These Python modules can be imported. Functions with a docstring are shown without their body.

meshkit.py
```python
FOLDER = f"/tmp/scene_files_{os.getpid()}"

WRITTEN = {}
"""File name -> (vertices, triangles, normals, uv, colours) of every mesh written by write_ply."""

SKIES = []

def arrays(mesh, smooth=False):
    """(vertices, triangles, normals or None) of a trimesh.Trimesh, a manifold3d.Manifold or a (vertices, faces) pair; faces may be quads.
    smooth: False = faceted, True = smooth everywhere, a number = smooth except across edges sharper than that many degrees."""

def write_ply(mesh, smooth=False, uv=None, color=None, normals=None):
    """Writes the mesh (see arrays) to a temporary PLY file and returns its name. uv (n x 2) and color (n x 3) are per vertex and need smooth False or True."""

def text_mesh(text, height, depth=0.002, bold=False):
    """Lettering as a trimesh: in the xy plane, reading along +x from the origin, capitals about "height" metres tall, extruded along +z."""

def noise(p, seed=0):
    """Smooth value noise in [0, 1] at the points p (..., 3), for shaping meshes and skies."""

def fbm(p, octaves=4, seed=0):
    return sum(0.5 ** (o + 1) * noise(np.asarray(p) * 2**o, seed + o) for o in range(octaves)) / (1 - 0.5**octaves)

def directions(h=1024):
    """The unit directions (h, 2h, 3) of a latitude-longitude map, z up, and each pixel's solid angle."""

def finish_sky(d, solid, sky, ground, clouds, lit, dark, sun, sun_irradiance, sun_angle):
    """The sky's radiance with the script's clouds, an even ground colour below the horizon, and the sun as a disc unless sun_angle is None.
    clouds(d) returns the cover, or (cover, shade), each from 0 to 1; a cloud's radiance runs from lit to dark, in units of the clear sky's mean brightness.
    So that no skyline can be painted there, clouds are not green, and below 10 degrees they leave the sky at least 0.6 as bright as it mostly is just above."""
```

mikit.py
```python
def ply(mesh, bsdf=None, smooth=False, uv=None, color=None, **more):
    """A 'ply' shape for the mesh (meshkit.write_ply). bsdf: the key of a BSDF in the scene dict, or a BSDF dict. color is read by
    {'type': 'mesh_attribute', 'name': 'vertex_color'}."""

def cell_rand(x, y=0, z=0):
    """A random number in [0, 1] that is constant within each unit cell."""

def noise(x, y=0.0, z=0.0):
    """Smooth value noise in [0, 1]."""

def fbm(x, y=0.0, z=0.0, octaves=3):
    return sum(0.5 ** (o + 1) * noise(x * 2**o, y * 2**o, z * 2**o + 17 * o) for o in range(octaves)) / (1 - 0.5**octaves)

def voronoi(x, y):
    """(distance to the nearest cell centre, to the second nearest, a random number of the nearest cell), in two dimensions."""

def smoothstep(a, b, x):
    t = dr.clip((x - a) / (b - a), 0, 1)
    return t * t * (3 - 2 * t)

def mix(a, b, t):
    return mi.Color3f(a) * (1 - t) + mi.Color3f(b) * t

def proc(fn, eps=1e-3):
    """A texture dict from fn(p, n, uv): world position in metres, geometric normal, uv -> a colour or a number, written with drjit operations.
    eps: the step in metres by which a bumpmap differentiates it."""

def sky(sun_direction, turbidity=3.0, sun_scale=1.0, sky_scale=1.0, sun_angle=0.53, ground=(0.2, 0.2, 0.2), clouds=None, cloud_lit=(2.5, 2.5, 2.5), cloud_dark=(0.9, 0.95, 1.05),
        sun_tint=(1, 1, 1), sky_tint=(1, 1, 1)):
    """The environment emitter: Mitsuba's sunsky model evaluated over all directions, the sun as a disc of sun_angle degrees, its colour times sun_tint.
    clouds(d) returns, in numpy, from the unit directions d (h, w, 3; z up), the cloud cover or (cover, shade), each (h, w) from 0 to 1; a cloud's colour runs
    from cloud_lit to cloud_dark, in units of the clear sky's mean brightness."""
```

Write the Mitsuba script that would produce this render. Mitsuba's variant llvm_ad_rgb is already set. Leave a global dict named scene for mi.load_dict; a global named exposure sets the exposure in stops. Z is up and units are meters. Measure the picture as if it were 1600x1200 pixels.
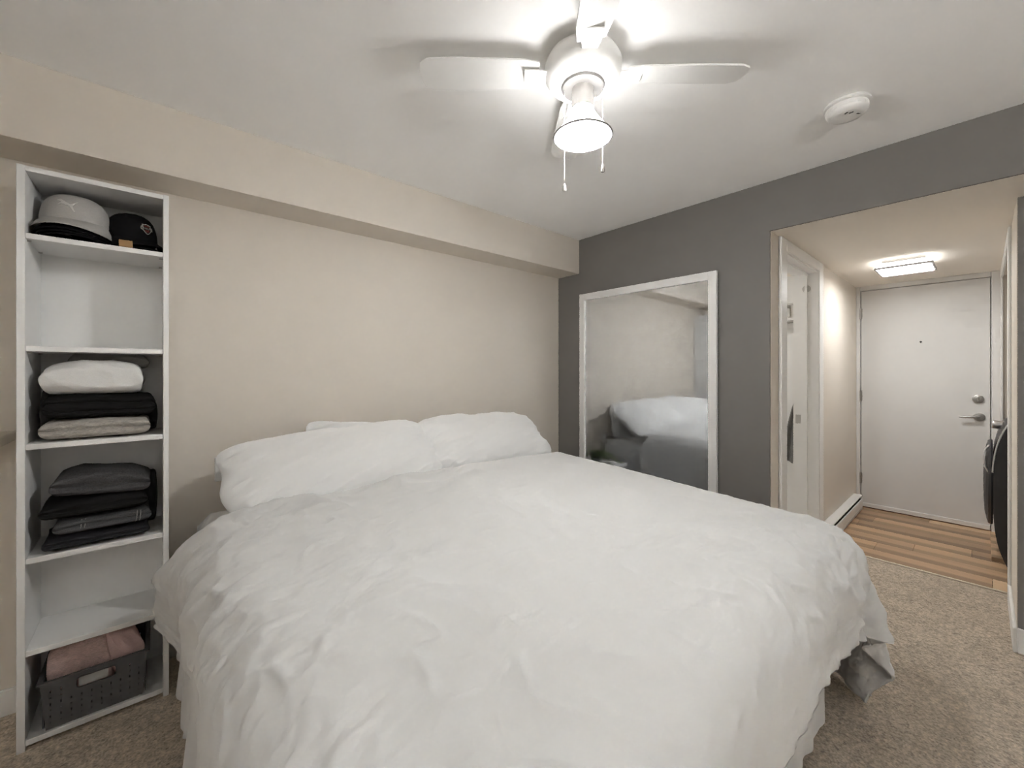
import math
import numpy as np
import drjit as dr
import mitsuba as mi
import trimesh
import mikit
import meshkit
from scipy.interpolate import RectBivariateSpline
from shapely.geometry import Polygon, box as sbox, Point
from shapely.ops import unary_union

T = mi.ScalarTransform4f
scene, labels = {}, {}

# ------------------------------------------------------------------ camera, lights, exposure
exposure = 1.0
YAW, FPX, CAMZ, V0 = 0.854, 640.6, 1.298, 579.6
scene['camera'] = {
    'type': 'perspective', 'fov': 2 * math.degrees(math.atan(800 / FPX)), 'fov_axis': 'x', 'near_clip': 0.02, 'far_clip': 60.0,
    'principal_point_offset_y': (600 - V0) / 1200.0,
    'to_world': T().look_at(origin=[0, 0, CAMZ], target=[math.cos(YAW), math.sin(YAW), CAMZ], up=[0, 0, 1])}

LAMP = (1.106, 0.900, 2.10)          # centre of the fan lamp's mouth
K_BULB, K_SHADE, K_HALL, K_BATH, K_UNSEEN_LAMP = 295.0, 11.0, 20.0, 13.0, 335.0


# ------------------------------------------------------------------ materials
def rgb(c):
    return {'type': 'rgb', 'value': [float(x) for x in (c if hasattr(c, '__len__') else (c, c, c))]}


def srgb(*c):
    out = []
    for x in c:
        x = x / 255.0
        out.append(x / 12.92 if x <= 0.04045 else ((x + 0.055) / 1.055) ** 2.4)
    return out


def mat(name, base, rough=0.6, spec=0.3, two=True, **kw):
    d = {'type': 'principled', 'base_color': base if isinstance(base, dict) else rgb(base), 'roughness': rough, 'specular': spec}
    d.update(kw)
    scene['m_' + name] = {'type': 'twosided', 'bsdf': d} if two else d
    return 'm_' + name


def bumped(name, base, height_fn, scale=1.0, rough=0.8, spec=0.2, eps=1e-3, **kw):
    d = {'type': 'principled', 'base_color': base if isinstance(base, dict) else rgb(base), 'roughness': rough, 'specular': spec}
    d.update(kw)
    scene['m_' + name] = {'type': 'twosided', 'bsdf': {'type': 'bumpmap', 'arbitrary': mikit.proc(height_fn, eps=eps), 'scale': scale, 'bsdf': d}}
    return 'm_' + name


BEIGE = (0.64, 0.59, 0.525)
DARK = (0.160, 0.155, 0.147)
CEIL = (0.86, 0.855, 0.84)
WHITE = (0.76, 0.755, 0.74)


def paint(c, amp=0.03, f=7.0):
    def fn(p, n, uv):
        k = 1.0 + amp * (mikit.fbm(p.x * f, p.y * f, p.z * f, 3) - 0.5)
        return mi.Color3f(*c) * k
    return mikit.proc(fn)


mat('beige', paint(BEIGE), 0.7, 0.2)
mat('dark', paint(DARK, 0.06), 0.6, 0.25)
mat('ceiling', paint(CEIL), 0.8, 0.1)
mat('trim', WHITE, 0.45, 0.4)
mat('white', (0.74, 0.735, 0.72), 0.4, 0.4)
mat('melamine', (0.70, 0.70, 0.69), 0.45, 0.4)
mat('door', (0.72, 0.715, 0.70), 0.45, 0.4)
mat('plastic_white', (0.78, 0.775, 0.755), 0.4, 0.4)
mat('chrome', (0.75, 0.75, 0.76), 0.22, 0.5, metallic=1.0)
mat('nickel', (0.45, 0.44, 0.42), 0.32, 0.5, metallic=1.0)
mat('grey_metal', (0.36, 0.35, 0.34), 0.4, 0.5, metallic=0.6)
mat('black', (0.012, 0.012, 0.013), 0.5, 0.3)
mat('gap', (0.03, 0.03, 0.03), 0.9, 0.1)
scene['m_mirror'] = {'type': 'twosided', 'bsdf': {'type': 'conductor', 'material': 'none', 'specular_reflectance': rgb((0.865, 0.90, 0.945))}}


def carpet_col(p, n, uv):
    f1 = mikit.noise(p.x * 230, p.y * 230, 1.3)
    f2 = mikit.noise(p.x * 95, p.y * 95, 5.1)
    f3 = mikit.fbm(p.x * 9, p.y * 9, 2.0, 3)
    k = 0.36 + 0.80 * f1 + 0.46 * f2 + 0.22 * (f3 - 0.5)
    return mi.Color3f(0.43, 0.365, 0.295) * k


def carpet_h(p, n, uv):
    return 0.0035 * mikit.noise(p.x * 330, p.y * 330, 2.0) + 0.006 * mikit.noise(p.x * 110, p.y * 110, 7.0)


bumped('carpet', mikit.proc(carpet_col), carpet_h, 1.0, 0.95, 0.05, eps=1.2e-3)


def wood(seed, tone, amount=.36):
    def fn(p, n, uv):
        a = mikit.fbm(p.x * 26 + 31 * seed, p.y * 1.6 + 7 * seed, 3.1 * seed, 4)
        b = mikit.noise(p.x * 190 + 5 * seed, p.y * 5.5, seed)
        fr = (p.x - 3.93) / .175 + 20
        fr = fr - dr.floor(fr) + .12 * (mikit.fbm(p.x * 12, p.y * 1.1, seed, 2) - .5)
        strip = mikit.smoothstep(.30, .52, fr)
        k = (1 - amount + amount * strip) * (0.90 + 0.18 * a) * (1 + 0.14 * (b - 0.5))
        return mi.Color3f(*tone) * k
    return mikit.proc(fn)


WOODS = []
for i, tone in enumerate(((0.53, 0.355, 0.215), (0.46, 0.305, 0.19), (0.38, 0.25, 0.155), (0.62, 0.44, 0.28))):
    WOODS.append(mat('wood_%d' % i, wood(i + 1, tone, .36 if i < 3 else .06), 0.42, 0.4))


def weave_h(f):
    def fn(p, n, uv):
        return 0.0006 * mikit.noise(p.x * f, p.y * f, p.z * f)
    return fn


bumped('linen', (0.575, 0.575, 0.57), weave_h(260), 1.0, 0.9, 0.1, eps=1.5e-3)
bumped('pillow', (0.74, 0.74, 0.735), weave_h(260), 1.0, 0.9, 0.1, eps=1.5e-3)


# ------------------------------------------------------------------ helpers
def put(key, mesh, m, smooth=False, **kw):
    k, i = key, 0
    while k in scene:
        i += 1
        k = '%s_%03d' % (key, i)
    if isinstance(mesh, dict):
        d = dict(mesh)
    else:
        d = mikit.ply(mesh, m, smooth=smooth)
    d.update(kw)
    scene[k] = d
    return k


def tag(key, label=None, cat=None, group=None, kind=None):
    d = {}
    if label: d['label'] = label
    if cat: d['category'] = cat
    if group: d['group'] = group
    if kind: d['kind'] = kind
    labels[key] = d
    return key


def struct(key, mesh, m, smooth=False, label=None, cat=None):
    k = put(key, mesh, m, smooth)
    tag(k, label, cat, kind='structure')
    return k


def bx(x0, x1, y0, y1, z0, z1, b=0.0):
    x0, x1 = min(x0, x1), max(x0, x1)
    y0, y1 = min(y0, y1), max(y0, y1)
    z0, z1 = min(z0, z1), max(z0, z1)
    if b <= 0:
        m = trimesh.creation.box((x1 - x0, y1 - y0, z1 - z0))
        m.apply_translation(((x0 + x1) / 2, (y0 + y1) / 2, (z0 + z1) / 2))
        return m
    b = min(b, (x1 - x0) / 2.01, (y1 - y0) / 2.01, (z1 - z0) / 2.01)
    pts = []
    for X, sx in ((x0, 1), (x1, -1)):
        for Y, sy in ((y0, 1), (y1, -1)):
            for Z, sz in ((z0, 1), (z1, -1)):
                pts += [(X, Y + sy * b, Z + sz * b), (X + sx * b, Y, Z + sz * b), (X + sx * b, Y + sy * b, Z)]
    return trimesh.Trimesh(np.array(pts)).convex_hull


def cat(*ms):
    return trimesh.util.concatenate([m for m in ms])


def lathe(profile, n=48, centre=(0, 0, 0), rib=0.0, ribs=0):
    p = np.asarray(profile, float)
    a = np.arange(n) * 2 * np.pi / n
    r = p[:, 0][:, None] * (1 + rib * np.cos(ribs * a)[None, :])
    v = np.stack([r * np.cos(a), r * np.sin(a), np.repeat(p[:, 1][:, None], n, 1)], -1).reshape(-1, 3) + np.asarray(centre)
    f = []
    for i in range(len(p) - 1):
        for j in range(n):
            q = (i * n + j, i * n + (j + 1) % n, (i + 1) * n + (j + 1) % n, (i + 1) * n + j)
            f += [(q[0], q[1], q[2]), (q[0], q[2], q[3])]
    return trimesh.Trimesh(v, np.array(f), process=False)


def frame_from(d):
    d = np.asarray(d, float) / np.linalg.norm(d)
    a = np.cross(d, [0, 0, 1.0] if abs(d[2]) < 0.9 else [1.0, 0, 0])
    a /= np.linalg.norm(a)
    return np.stack([a, np.cross(d, a), d], 1)


def tube(pts, r, n=10, cap=True):
    p = np.asarray(pts, float)
    rr = np.broadcast_to(r, (len(p),))
    t = np.gradient(p, axis=0)
    t /= np.linalg.norm(t, axis=1, keepdims=True)
    a = np.arange(n) * 2 * np.pi / n
    up = np.array([0.3, 0.1, 0.95]) if abs(t[0][2]) < 0.9 else np.array([1.0, 0.1, 0])
    v = []
    for i in range(len(p)):
        e = np.cross(t[i], up); e /= np.linalg.norm(e)
        g = np.cross(t[i], e)
        v.append(p[i] + rr[i] * (np.cos(a)[:, None] * e + np.sin(a)[:, None] * g))
    v = np.vstack(v)
    f = []
    for i in range(len(p) - 1):
        for j in range(n):
            q = (i * n + j, i * n + (j + 1) % n, (i + 1) * n + (j + 1) % n, (i + 1) * n + j)
            f += [(q[0], q[1], q[2]), (q[0], q[2], q[3])]
    if cap:
        k = len(v); v = np.vstack([v, p[:1], p[-1:]])
        for j in range(n):
            f += [(k, (j + 1) % n, j), (k + 1, (len(p) - 1) * n + j, (len(p) - 1) * n + (j + 1) % n)]
    m = trimesh.Trimesh(v, np.array(f), process=False)
    if m.volume < 0: m.invert()
    return m


def disc(c, axis, r, h, n=32, b=0.15):
    """a turned disc whose back sits at c and which stands h proud along the axis"""
    m = lathe([(0.0001, 0), (r, 0), (r, h * (1 - b)), (r * (1 - b), h), (0.0001, h)], n)
    M = np.eye(4); M[:3, :3] = frame_from(axis); M[:3, 3] = c
    m.apply_transform(M)
    if m.volume < 0: m.invert()
    return m


def poly(p, h, M=None):
    m = trimesh.creation.extrude_polygon(p, h, engine='earcut')
    if M is not None: m.apply_transform(M)
    return m


def basis(o, ex, ey, ez):
    M = np.eye(4); M[:3, 0], M[:3, 1], M[:3, 2], M[:3, 3] = ex, ey, ez, o
    return M


def grid_mesh(P, closed_u=False):
    nu, nv = P.shape[:2]
    i, j = np.meshgrid(np.arange(nu if closed_u else nu - 1), np.arange(nv - 1), indexing='ij')
    i2 = (i + 1) % nu
    q = np.stack([i * nv + j, i2 * nv + j, i2 * nv + j + 1, i * nv + j + 1], -1).reshape(-1, 4)
    return trimesh.Trimesh(P.reshape(-1, 3), np.vstack([q[:, [0, 1, 2]], q[:, [0, 2, 3]]]), process=False)


def shell(P, t):
    """a closed thin cloth from the grid P: offset to both sides by t/2"""
    m = grid_mesh(P)
    n = m.vertex_normals.reshape(P.shape)
    A, B = P + n * t / 2, P - n * t / 2
    nu, nv = P.shape[:2]
    top, bot = grid_mesh(A), grid_mesh(B)
    bot.invert()
    ring = [(i, 0) for i in range(nu)] + [(nu - 1, j) for j in range(1, nv)] + [(i, nv - 1) for i in range(nu - 2, -1, -1)] + [(0, j) for j in range(nv - 2, 0, -1)]
    idx = np.array([i * nv + j for i, j in ring])
    k = len(idx); N = nu * nv
    f = []
    for a in range(k):
        b = (a + 1) % k
        f += [(idx[a], idx[a] + N, idx[b]), (idx[b], idx[a] + N, idx[b] + N)]
    V = np.vstack([A.reshape(-1, 3), B.reshape(-1, 3)])
    F = np.vstack([top.faces, bot.faces + N, np.array(f)])
    mesh = trimesh.Trimesh(V, F, process=False)
    trimesh.repair.fix_winding(mesh) if False else None
    return mesh


# ------------------------------------------------------------------ the room
H, XD, YW, YB, ZB, ZH = 2.379, 2.646, 2.422, 2.192, 2.101, 2.098
YL, YR, XR, XTH, XDOOR = 0.795, -0.105, 3.0, 3.74, 5.09
XLEFT, YFRONT = -1.9, -2.6

struct('floor', bx(XLEFT - .1, XTH, YFRONT - .1, YW + .1, -0.1, 0.0), 'm_carpet')
struct('ceiling', bx(XLEFT - .1, 3.1, YFRONT - .1, YW + .1, H, H + .1), 'm_ceiling')
struct('wall_back', bx(XLEFT, XD + .02, YW, YW + .1, 0, H), 'm_beige')
struct('bulkhead', bx(XLEFT, XD, YB, YW, ZB, H), 'm_beige')
struct('wall_right', cat(bx(XD, XD + .015, YL + .003, YW, 0, H), bx(XD, XD + .015, YFRONT, YL + .003, ZH, H)), 'm_dark')
struct('wall_left', bx(XLEFT - .1, XLEFT, YFRONT, YW, 0, H), 'm_ceiling')
struct('wall_front', bx(XLEFT, XR + .1, YFRONT - .1, YFRONT, 0, H), 'm_ceiling')
struct('wall_right_far', bx(XR, XR + .012, YFRONT, YR - .002, 0, ZH), 'm_dark')
# hall
struct('ceiling_hall', bx(XD + .015, XDOOR + .1, YFRONT, YW, ZH, ZH + .05), mat('ceiling_hall', (.79, .745, .68), .8, .1))
struct('wall_hall_left', cat(bx(XD + .015, 2.84, YL, YL + .142, 0, ZH), bx(3.66, XDOOR + .02, YL, YL + .142, 0, ZH), bx(2.84, 3.66, YL, YL + .142, 2.05, ZH)), 'm_beige')
struct('wall_hall_right', cat(bx(XR + .012, 3.62, YR - .1, YR, 0, ZH), bx(4.98, XDOOR + .02, YR - .1, YR, 0, ZH), bx(3.62, 4.98, YR - .1, YR, 2.04, ZH)), 'm_beige')
struct('wall_hall_end', bx(XDOOR + .03, XDOOR + .12, -1.1, YL + .1, 0, ZH + .05), 'm_trim')
struct('wall_laundry', cat(bx(3.55, 3.61, -1.05, YR - .1, 0, ZH), bx(4.99, 5.05, -1.05, YR - .1, 0, ZH), bx(3.55, 5.05, -1.1, -1.05, 0, ZH)), 'm_trim')
struct('wall_bathroom', cat(bx(2.70, 2.76, YL + .142, YW, 0, ZH), bx(4.05, 4.10, YL + .142, YW, 0, ZH), bx(2.70, 4.10, 2.30, YW, 0, ZH)), 'm_trim')
struct('floor_bathroom', bx(XTH, XDOOR + .1, YL + .001, YW, -0.1, 0.001), 'm_trim')
struct('floor_bathroom', bx(2.70, XTH, YL + .142, 2.3, 0.001, 0.006), 'm_trim')

# planks of the hall floor: rows run across the hall
fl = struct('floor_hall', bx(XTH, XDOOR + .1, -1.1, YL + .001, -0.1, -0.004), 'm_gap')
rng = np.random.default_rng(5)
rows = [XTH + .012, 3.93, 4.105, 4.28, 4.455, 4.63, 4.805, 4.98, XDOOR + .06]
joints = [[-.04], [.52], [-.62, .33], [.05], [-.4, .70], [.62], [-.2], [.3]]
tones = [3, 1, 1, 0, 2, 0, 1, 2, 0, 3, 2, 1, 0, 2, 1, 2]
ti = 0
for r in range(len(rows) - 1):
    ys = [-1.05] + sorted(joints[r]) + [YL]
    for a, b in zip(ys[:-1], ys[1:]):
        put('floor_hall__plank', bx(rows[r] + .0008, rows[r + 1] - .0008, a + .0008, b - .0008, -0.004, 0.004, 0.0012), WOODS[tones[ti % len(tones)]])
        ti += 1
struct('trim_1', bx(XTH - .004, XTH + .012, YR, YL, 0.0, 0.008, .003), mat('strip', (.66, .60, .48), .4, .5, metallic=.5))

# baseboards
struct('baseboard_back', bx(XLEFT, XD, YW - .013, YW, 0, .10, .004), 'm_trim')
struct('baseboard_right', bx(XD - .013, XD, YL + .02, YW - .013, 0, .10, .004), 'm_trim')
struct('baseboard_far', cat(bx(XR - .013, XR, YFRONT, YR, 0, .115, .004), bx(XR - .013, 3.60, YR, YR + .013, 0, .115, .004)), 'm_trim')
struct('baseboard_hall', bx(4.96, XDOOR - .02, YL - .013, YL, 0, .12, .004), 'm_trim')

# bathroom doorway: casing, sliding door slab seen edge on
struct('trim_2', cat(bx(2.785, 2.89, YL - .018, YL, 0, ZH - .002, .004), bx(3.64, 3.755, YL - .018, YL, 0, ZH - .002, .004), bx(2.89, 3.64, YL - .018, YL, 2.025, ZH - .002, .004),
                     bx(2.840, 2.892, YL - .005, YL + .145, 0, 2.03), bx(3.64, 3.66, YL - .005, YL + .145, 0, 2.03), bx(2.89, 3.64, YL - .005, YL + .145, 2.015, 2.03), bx(2.89, 3.64, YL + .045, YL + .06, 2.0, 2.015), bx(3.628, 3.64, YL + .055, YL + .072, 0, 2.0)), 'm_trim')
put('trim_2__strike_plate', cat(bx(3.637, 3.641, .893, .925, .905, .97, .001), bx(3.6355, 3.638, .903, .915, .922, .953)), 'm_nickel')
hk = disc((3.64, .856, 1.905), (-1, 0, 0), .026, .008)
put('trim_2__round_catch', cat(hk, *[disc((3.632, .856 + .014 * math.cos(a), 1.905 + .014 * math.sin(a)), (-1, 0, 0), .005, .004, 12) for a in (1.57, 3.67, 5.76)]), 'm_nickel', 40)

# entry door with its casing and hardware
dl, drr = 0.764, -0.044
struct('trim_3', cat(bx(XDOOR - .02, XDOOR + .03, dl + .003, YL, 0, ZH, .003), bx(XDOOR - .02, XDOOR + .03, YR, drr - .003, 0, ZH, .003), bx(XDOOR - .02, XDOOR + .03, drr - .003, dl + .003, 2.058, ZH, .003)), 'm_trim')
struct('door_1', bx(XDOOR - .004, XDOOR + .028, drr + .003, dl - .003, .016, 2.054, .002), 'm_door')
for z in (1.84, 1.063, .28):
    put('door_1__hinge', cat(bx(XDOOR - .012, XDOOR - .004, dl - .012, dl + .012, z - .05, z + .05, .002), tube([(XDOOR - .016, dl, z - .052), (XDOOR - .016, dl, z + .052)], .007, 10)), 'm_nickel')
put('door_1__deadbolt', cat(disc((XDOOR - .004, .023, 1.068), (-1, 0, 0), .033, .018), disc((XDOOR - .02, .023, 1.068), (-1, 0, 0), .02, .008), bx(XDOOR - .046, XDOOR - .026, .019, .027, 1.05, 1.086, .003)), 'm_nickel', 40)
lev = [(XDOOR - .045, .018, .921), (XDOOR - .05, .03, .921), (XDOOR - .052, .06, .92), (XDOOR - .052, .10, .918), (XDOOR - .05, .128, .916)]
put('door_1__lever_handle', cat(disc((XDOOR - .004, .018, .921), (-1, 0, 0), .034, .012), disc((XDOOR - .014, .018, .921), (-1, 0, 0), .012, .034), tube(lev, [.012, .0115, .010, .008, .006], 12)), 'm_nickel', 40)
put('door_1__peephole', disc((XDOOR - .004, .356, 1.553), (-1, 0, 0), .008, .005, 16), 'm_black')
put('door_1__sweep', bx(XDOOR - .014, XDOOR - .004, drr + .004, dl - .004, .012, .05, .003), 'm_plastic_white')

# laundry opening casing
struct('trim_4', cat(bx(3.56, 3.66, YR, YR + .012, 0, ZH - .001, .003), bx(4.95, 5.03, YR, YR + .012, 0, ZH - .001, .003), bx(3.66, 4.95, YR, YR + .012, 2.02, ZH - .001, .003)), 'm_trim')
#@@LAMPS
def emit(v, tint=(1, .996, .988)):
    return {'type': 'area', 'radiance': rgb([v * t for t in tint])}


lx, ly, lz = LAMP
fan = 'ceiling_fan'
tag(fan, 'white ceiling fan with a glowing bell lamp and two pull chains', 'ceiling fan')
put(fan + '__motor_housing', lathe([(.0, 2.272), (.078, 2.272), (.112, 2.284), (.128, 2.308), (.130, 2.340), (.118, 2.365), (.095, H)], 64, (lx, ly, 0)), 'm_plastic_white', 40)
for k in range(4):
    a = YAW + math.radians(90 * k)
    out = np.array([math.cos(a), math.sin(a), 0]); side = np.array([-math.sin(a), math.cos(a), 0]); up = np.array([0, 0, 1.0])
    w = [(.15, .045), (.20, .055), (.42, .062), (.52, .060), (.548, .045), (.555, .02)]
    P = Polygon([(r, s) for r, s in w] + [(r, -s) for r, s in w[::-1]])
    tilt = math.radians(11)
    put(fan + '__blade', poly(P, .006, basis(np.array([lx, ly, 2.312]), out, side * math.cos(tilt) + up * math.sin(tilt), -side * math.sin(tilt) + up * math.cos(tilt))), 'm_plastic_white')
    put(fan + '__blade_iron', poly(Polygon([(.10, .018), (.15, .03), (.2, .03), (.2, -.03), (.15, -.03), (.10, -.018)]), .004, basis(np.array([lx, ly, 2.306]), out, side, up)), 'm_plastic_white')
put(fan + '__switch_plate', lathe([(.0, 2.262), (.058, 2.262), (.070, 2.264), (.074, 2.270), (.072, 2.274), (.0, 2.274)], 48, (lx, ly, 0)), 'm_grey_metal', 40)
put(fan + '__neck', lathe([(.0, 2.175), (.036, 2.175), (.037, 2.20), (.037, 2.262), (.0, 2.262)], 40, (lx, ly, 0)), 'm_nickel_light' if 'm_nickel_light' in scene else mat('nickel_light', (.62, .60, .58), .45, .5, metallic=.3), 40)
bell_out = [(.037, 2.195), (.038, 2.185), (.046, 2.170), (.062, 2.145), (.080, 2.122), (.0975, lz + .002)]
put(fan + '__lamp_shade', lathe(bell_out[::-1], 144, (lx, ly, 0), .008, 36), 'm_plastic_white', True, emitter=emit(K_SHADE))
put(fan + '__lamp_shade__inner_glass', lathe([(r - .004, z) for r, z in bell_out], 96, (lx, ly, 0), .008, 36), 'm_plastic_white', True, emitter=emit(K_SHADE / 4))
put(fan + '__lamp_shade__rim', trimesh.creation.torus(.0985, .0028, major_sections=64, minor_sections=10, transform=trimesh.transformations.translation_matrix((lx, ly, lz))), 'm_grey_metal', True)
bulb = trimesh.creation.icosphere(3, .039); bulb.apply_translation((lx, ly, 2.091))
put(fan + '__bulb', bulb, 'm_plastic_white', True, emitter=emit(K_BULB))
put(fan + '__bulb__socket', lathe([(.0, 2.125), (.017, 2.125), (.017, 2.178), (.0, 2.178)], 24, (lx, ly, 0)), 'm_plastic_white', 40)



def chain(px, py, z0, z1, dark):
    n = int((z0 - z1 - .03) / .006)
    beads = [trimesh.creation.icosphere(1, .0022).apply_translation((px, py, z0 - .006 * i)) for i in range(n)]
    c = put(fan + '__pull_chain', cat(*beads, tube([(px, py, z0), (px, py, z1 + .02)], .0009, 6)), 'm_plastic_white' if not dark else 'm_chrome')
    put(c + '__pull_knob', lathe([(.0, z1), (.006, z1), (.0075, z1 + .006), (.006, z1 + .018), (.0025, z1 + .027), (.0, z1 + .028)], 16, (px, py, 0)), 'm_plastic_white' if not dark else 'm_nickel', 40)


chain(1.066, .948, 2.262, 1.917, False)
chain(1.155, .853, 2.262, 1.978, True)
put(fan + '__screw', disc((lx + .027, ly - .028, 2.235), (.7, -.7, 0), .006, .006, 12), 'm_nickel')

# flush lamp in the hall
hl = 'flush_ceiling_light'
tag(hl, 'rectangular frosted flush ceiling light with metal band in the hall', 'ceiling light')
hx0, hx1, hy0, hy1 = 3.95, 4.26, .225, .51
put(hl + '__back_plate', bx(hx0 + .03, hx1 - .03, hy0 + .03, hy1 - .03, 2.072, ZH), 'm_nickel')
put(hl + '__diffuser', bx(hx0, hx1, hy0, hy1, 2.034, 2.072, .004), 'm_plastic_white', emitter=emit(2.2, (1, .995, .985)))
put(hl + '__bottom_pane', bx(hx0 + .004, hx1 - .004, hy0 + .004, hy1 - .004, 2.025, 2.033, .002), 'm_plastic_white', emitter=emit(K_HALL, (1, .995, .985)))
put(hl + '__metal_band', cat(bx(hx0 - .008, hx1 + .008, hy0 - .008, hy0 + .001, 2.030, 2.041), bx(hx0 - .008, hx1 + .008, hy1 - .001, hy1 + .008, 2.030, 2.041),
                             bx(hx0 - .008, hx0 + .001, hy0, hy1, 2.030, 2.041), bx(hx1 - .001, hx1 + .008, hy0, hy1, 2.030, 2.041)), 'm_grey_metal')
bl = 'unseen_bathroom_light'  # out of view, placed to brighten the bathroom seen through the doorway
tag(bl, 'unseen round ceiling light placed to brighten the bathroom behind the hall doorway', 'ceiling light')
put(bl, disc((3.3, 1.6, ZH), (0, 0, -1), .14, .05), 'm_plastic_white', 40, emitter=emit(K_BATH, (1, .98, .95)))


# unseen uplighter behind the camera, placed to soften shadows with light off the ceiling
ul = 'unseen_uplighter_lamp'
tag(ul, 'unseen tall white uplighter out of view behind the camera, placed to lighten the shadows', 'floor lamp')
ux, uy = .05, -1.85
put(ul + '__base', lathe([(.0, 0.001), (.15, 0.001), (.15, .015), (.13, .025), (.0, .025)], 40, (ux, uy, 0)), 'm_white', 40)
put(ul + '__pole', lathe([(.0, .025), (.014, .025), (.014, 1.62), (.0, 1.62)], 20, (ux, uy, 0)), 'm_white', 40)
put(ul + '__bowl', lathe([(.0, 1.60), (.05, 1.605), (.14, 1.66), (.19, 1.73), (.20, 1.76), (.194, 1.76), (.17, 1.71), (.12, 1.672), (.0, 1.66)], 48, (ux, uy, 0)), 'm_white', 40)
put(ul + '__bulb_disc', lathe([(.0001, 1.735), (.165, 1.735), (.165, 1.728), (.0001, 1.728)][::-1], 40, (ux, uy, 0)), 'm_plastic_white', 40, emitter=emit(K_UNSEEN_LAMP))

# ------------------------------------------------------------------ smoke detector
sd = 'smoke_detector'
tag(sd, 'round white smoke detector on the ceiling near the dark grey wall', 'smoke detector')
sx, sy = 2.118, .362
put(sd + '__base', lathe([(.0, H), (.077, H), (.077, H - .008), (.070, H - .012), (.0, H - .012)][::-1], 56, (sx, sy, 0)), 'm_plastic_white', 40)
put(sd + '__cover', lathe([(.0, H - .050), (.045, H - .050), (.060, H - .046), (.0685, H - .034), (.070, H - .016), (.068, H - .012), (.0, H - .012)], 56, (sx, sy, 0)), 'm_plastic_white', 40)
for a, r in ((3.6, .034), (4.15, .030), (5.2, .036)):
    a += YAW - 1.2
    m = bx(-.007, .007, -.0025, .0025, H - .0512, H - .0495)
    m.apply_transform(trimesh.transformations.rotation_matrix(a + .8, (0, 0, 1))); m.apply_translation((sx + r * math.cos(a), sy + r * math.sin(a), 0))
    put(sd + '__vent_slot', m, 'm_gap')
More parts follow.
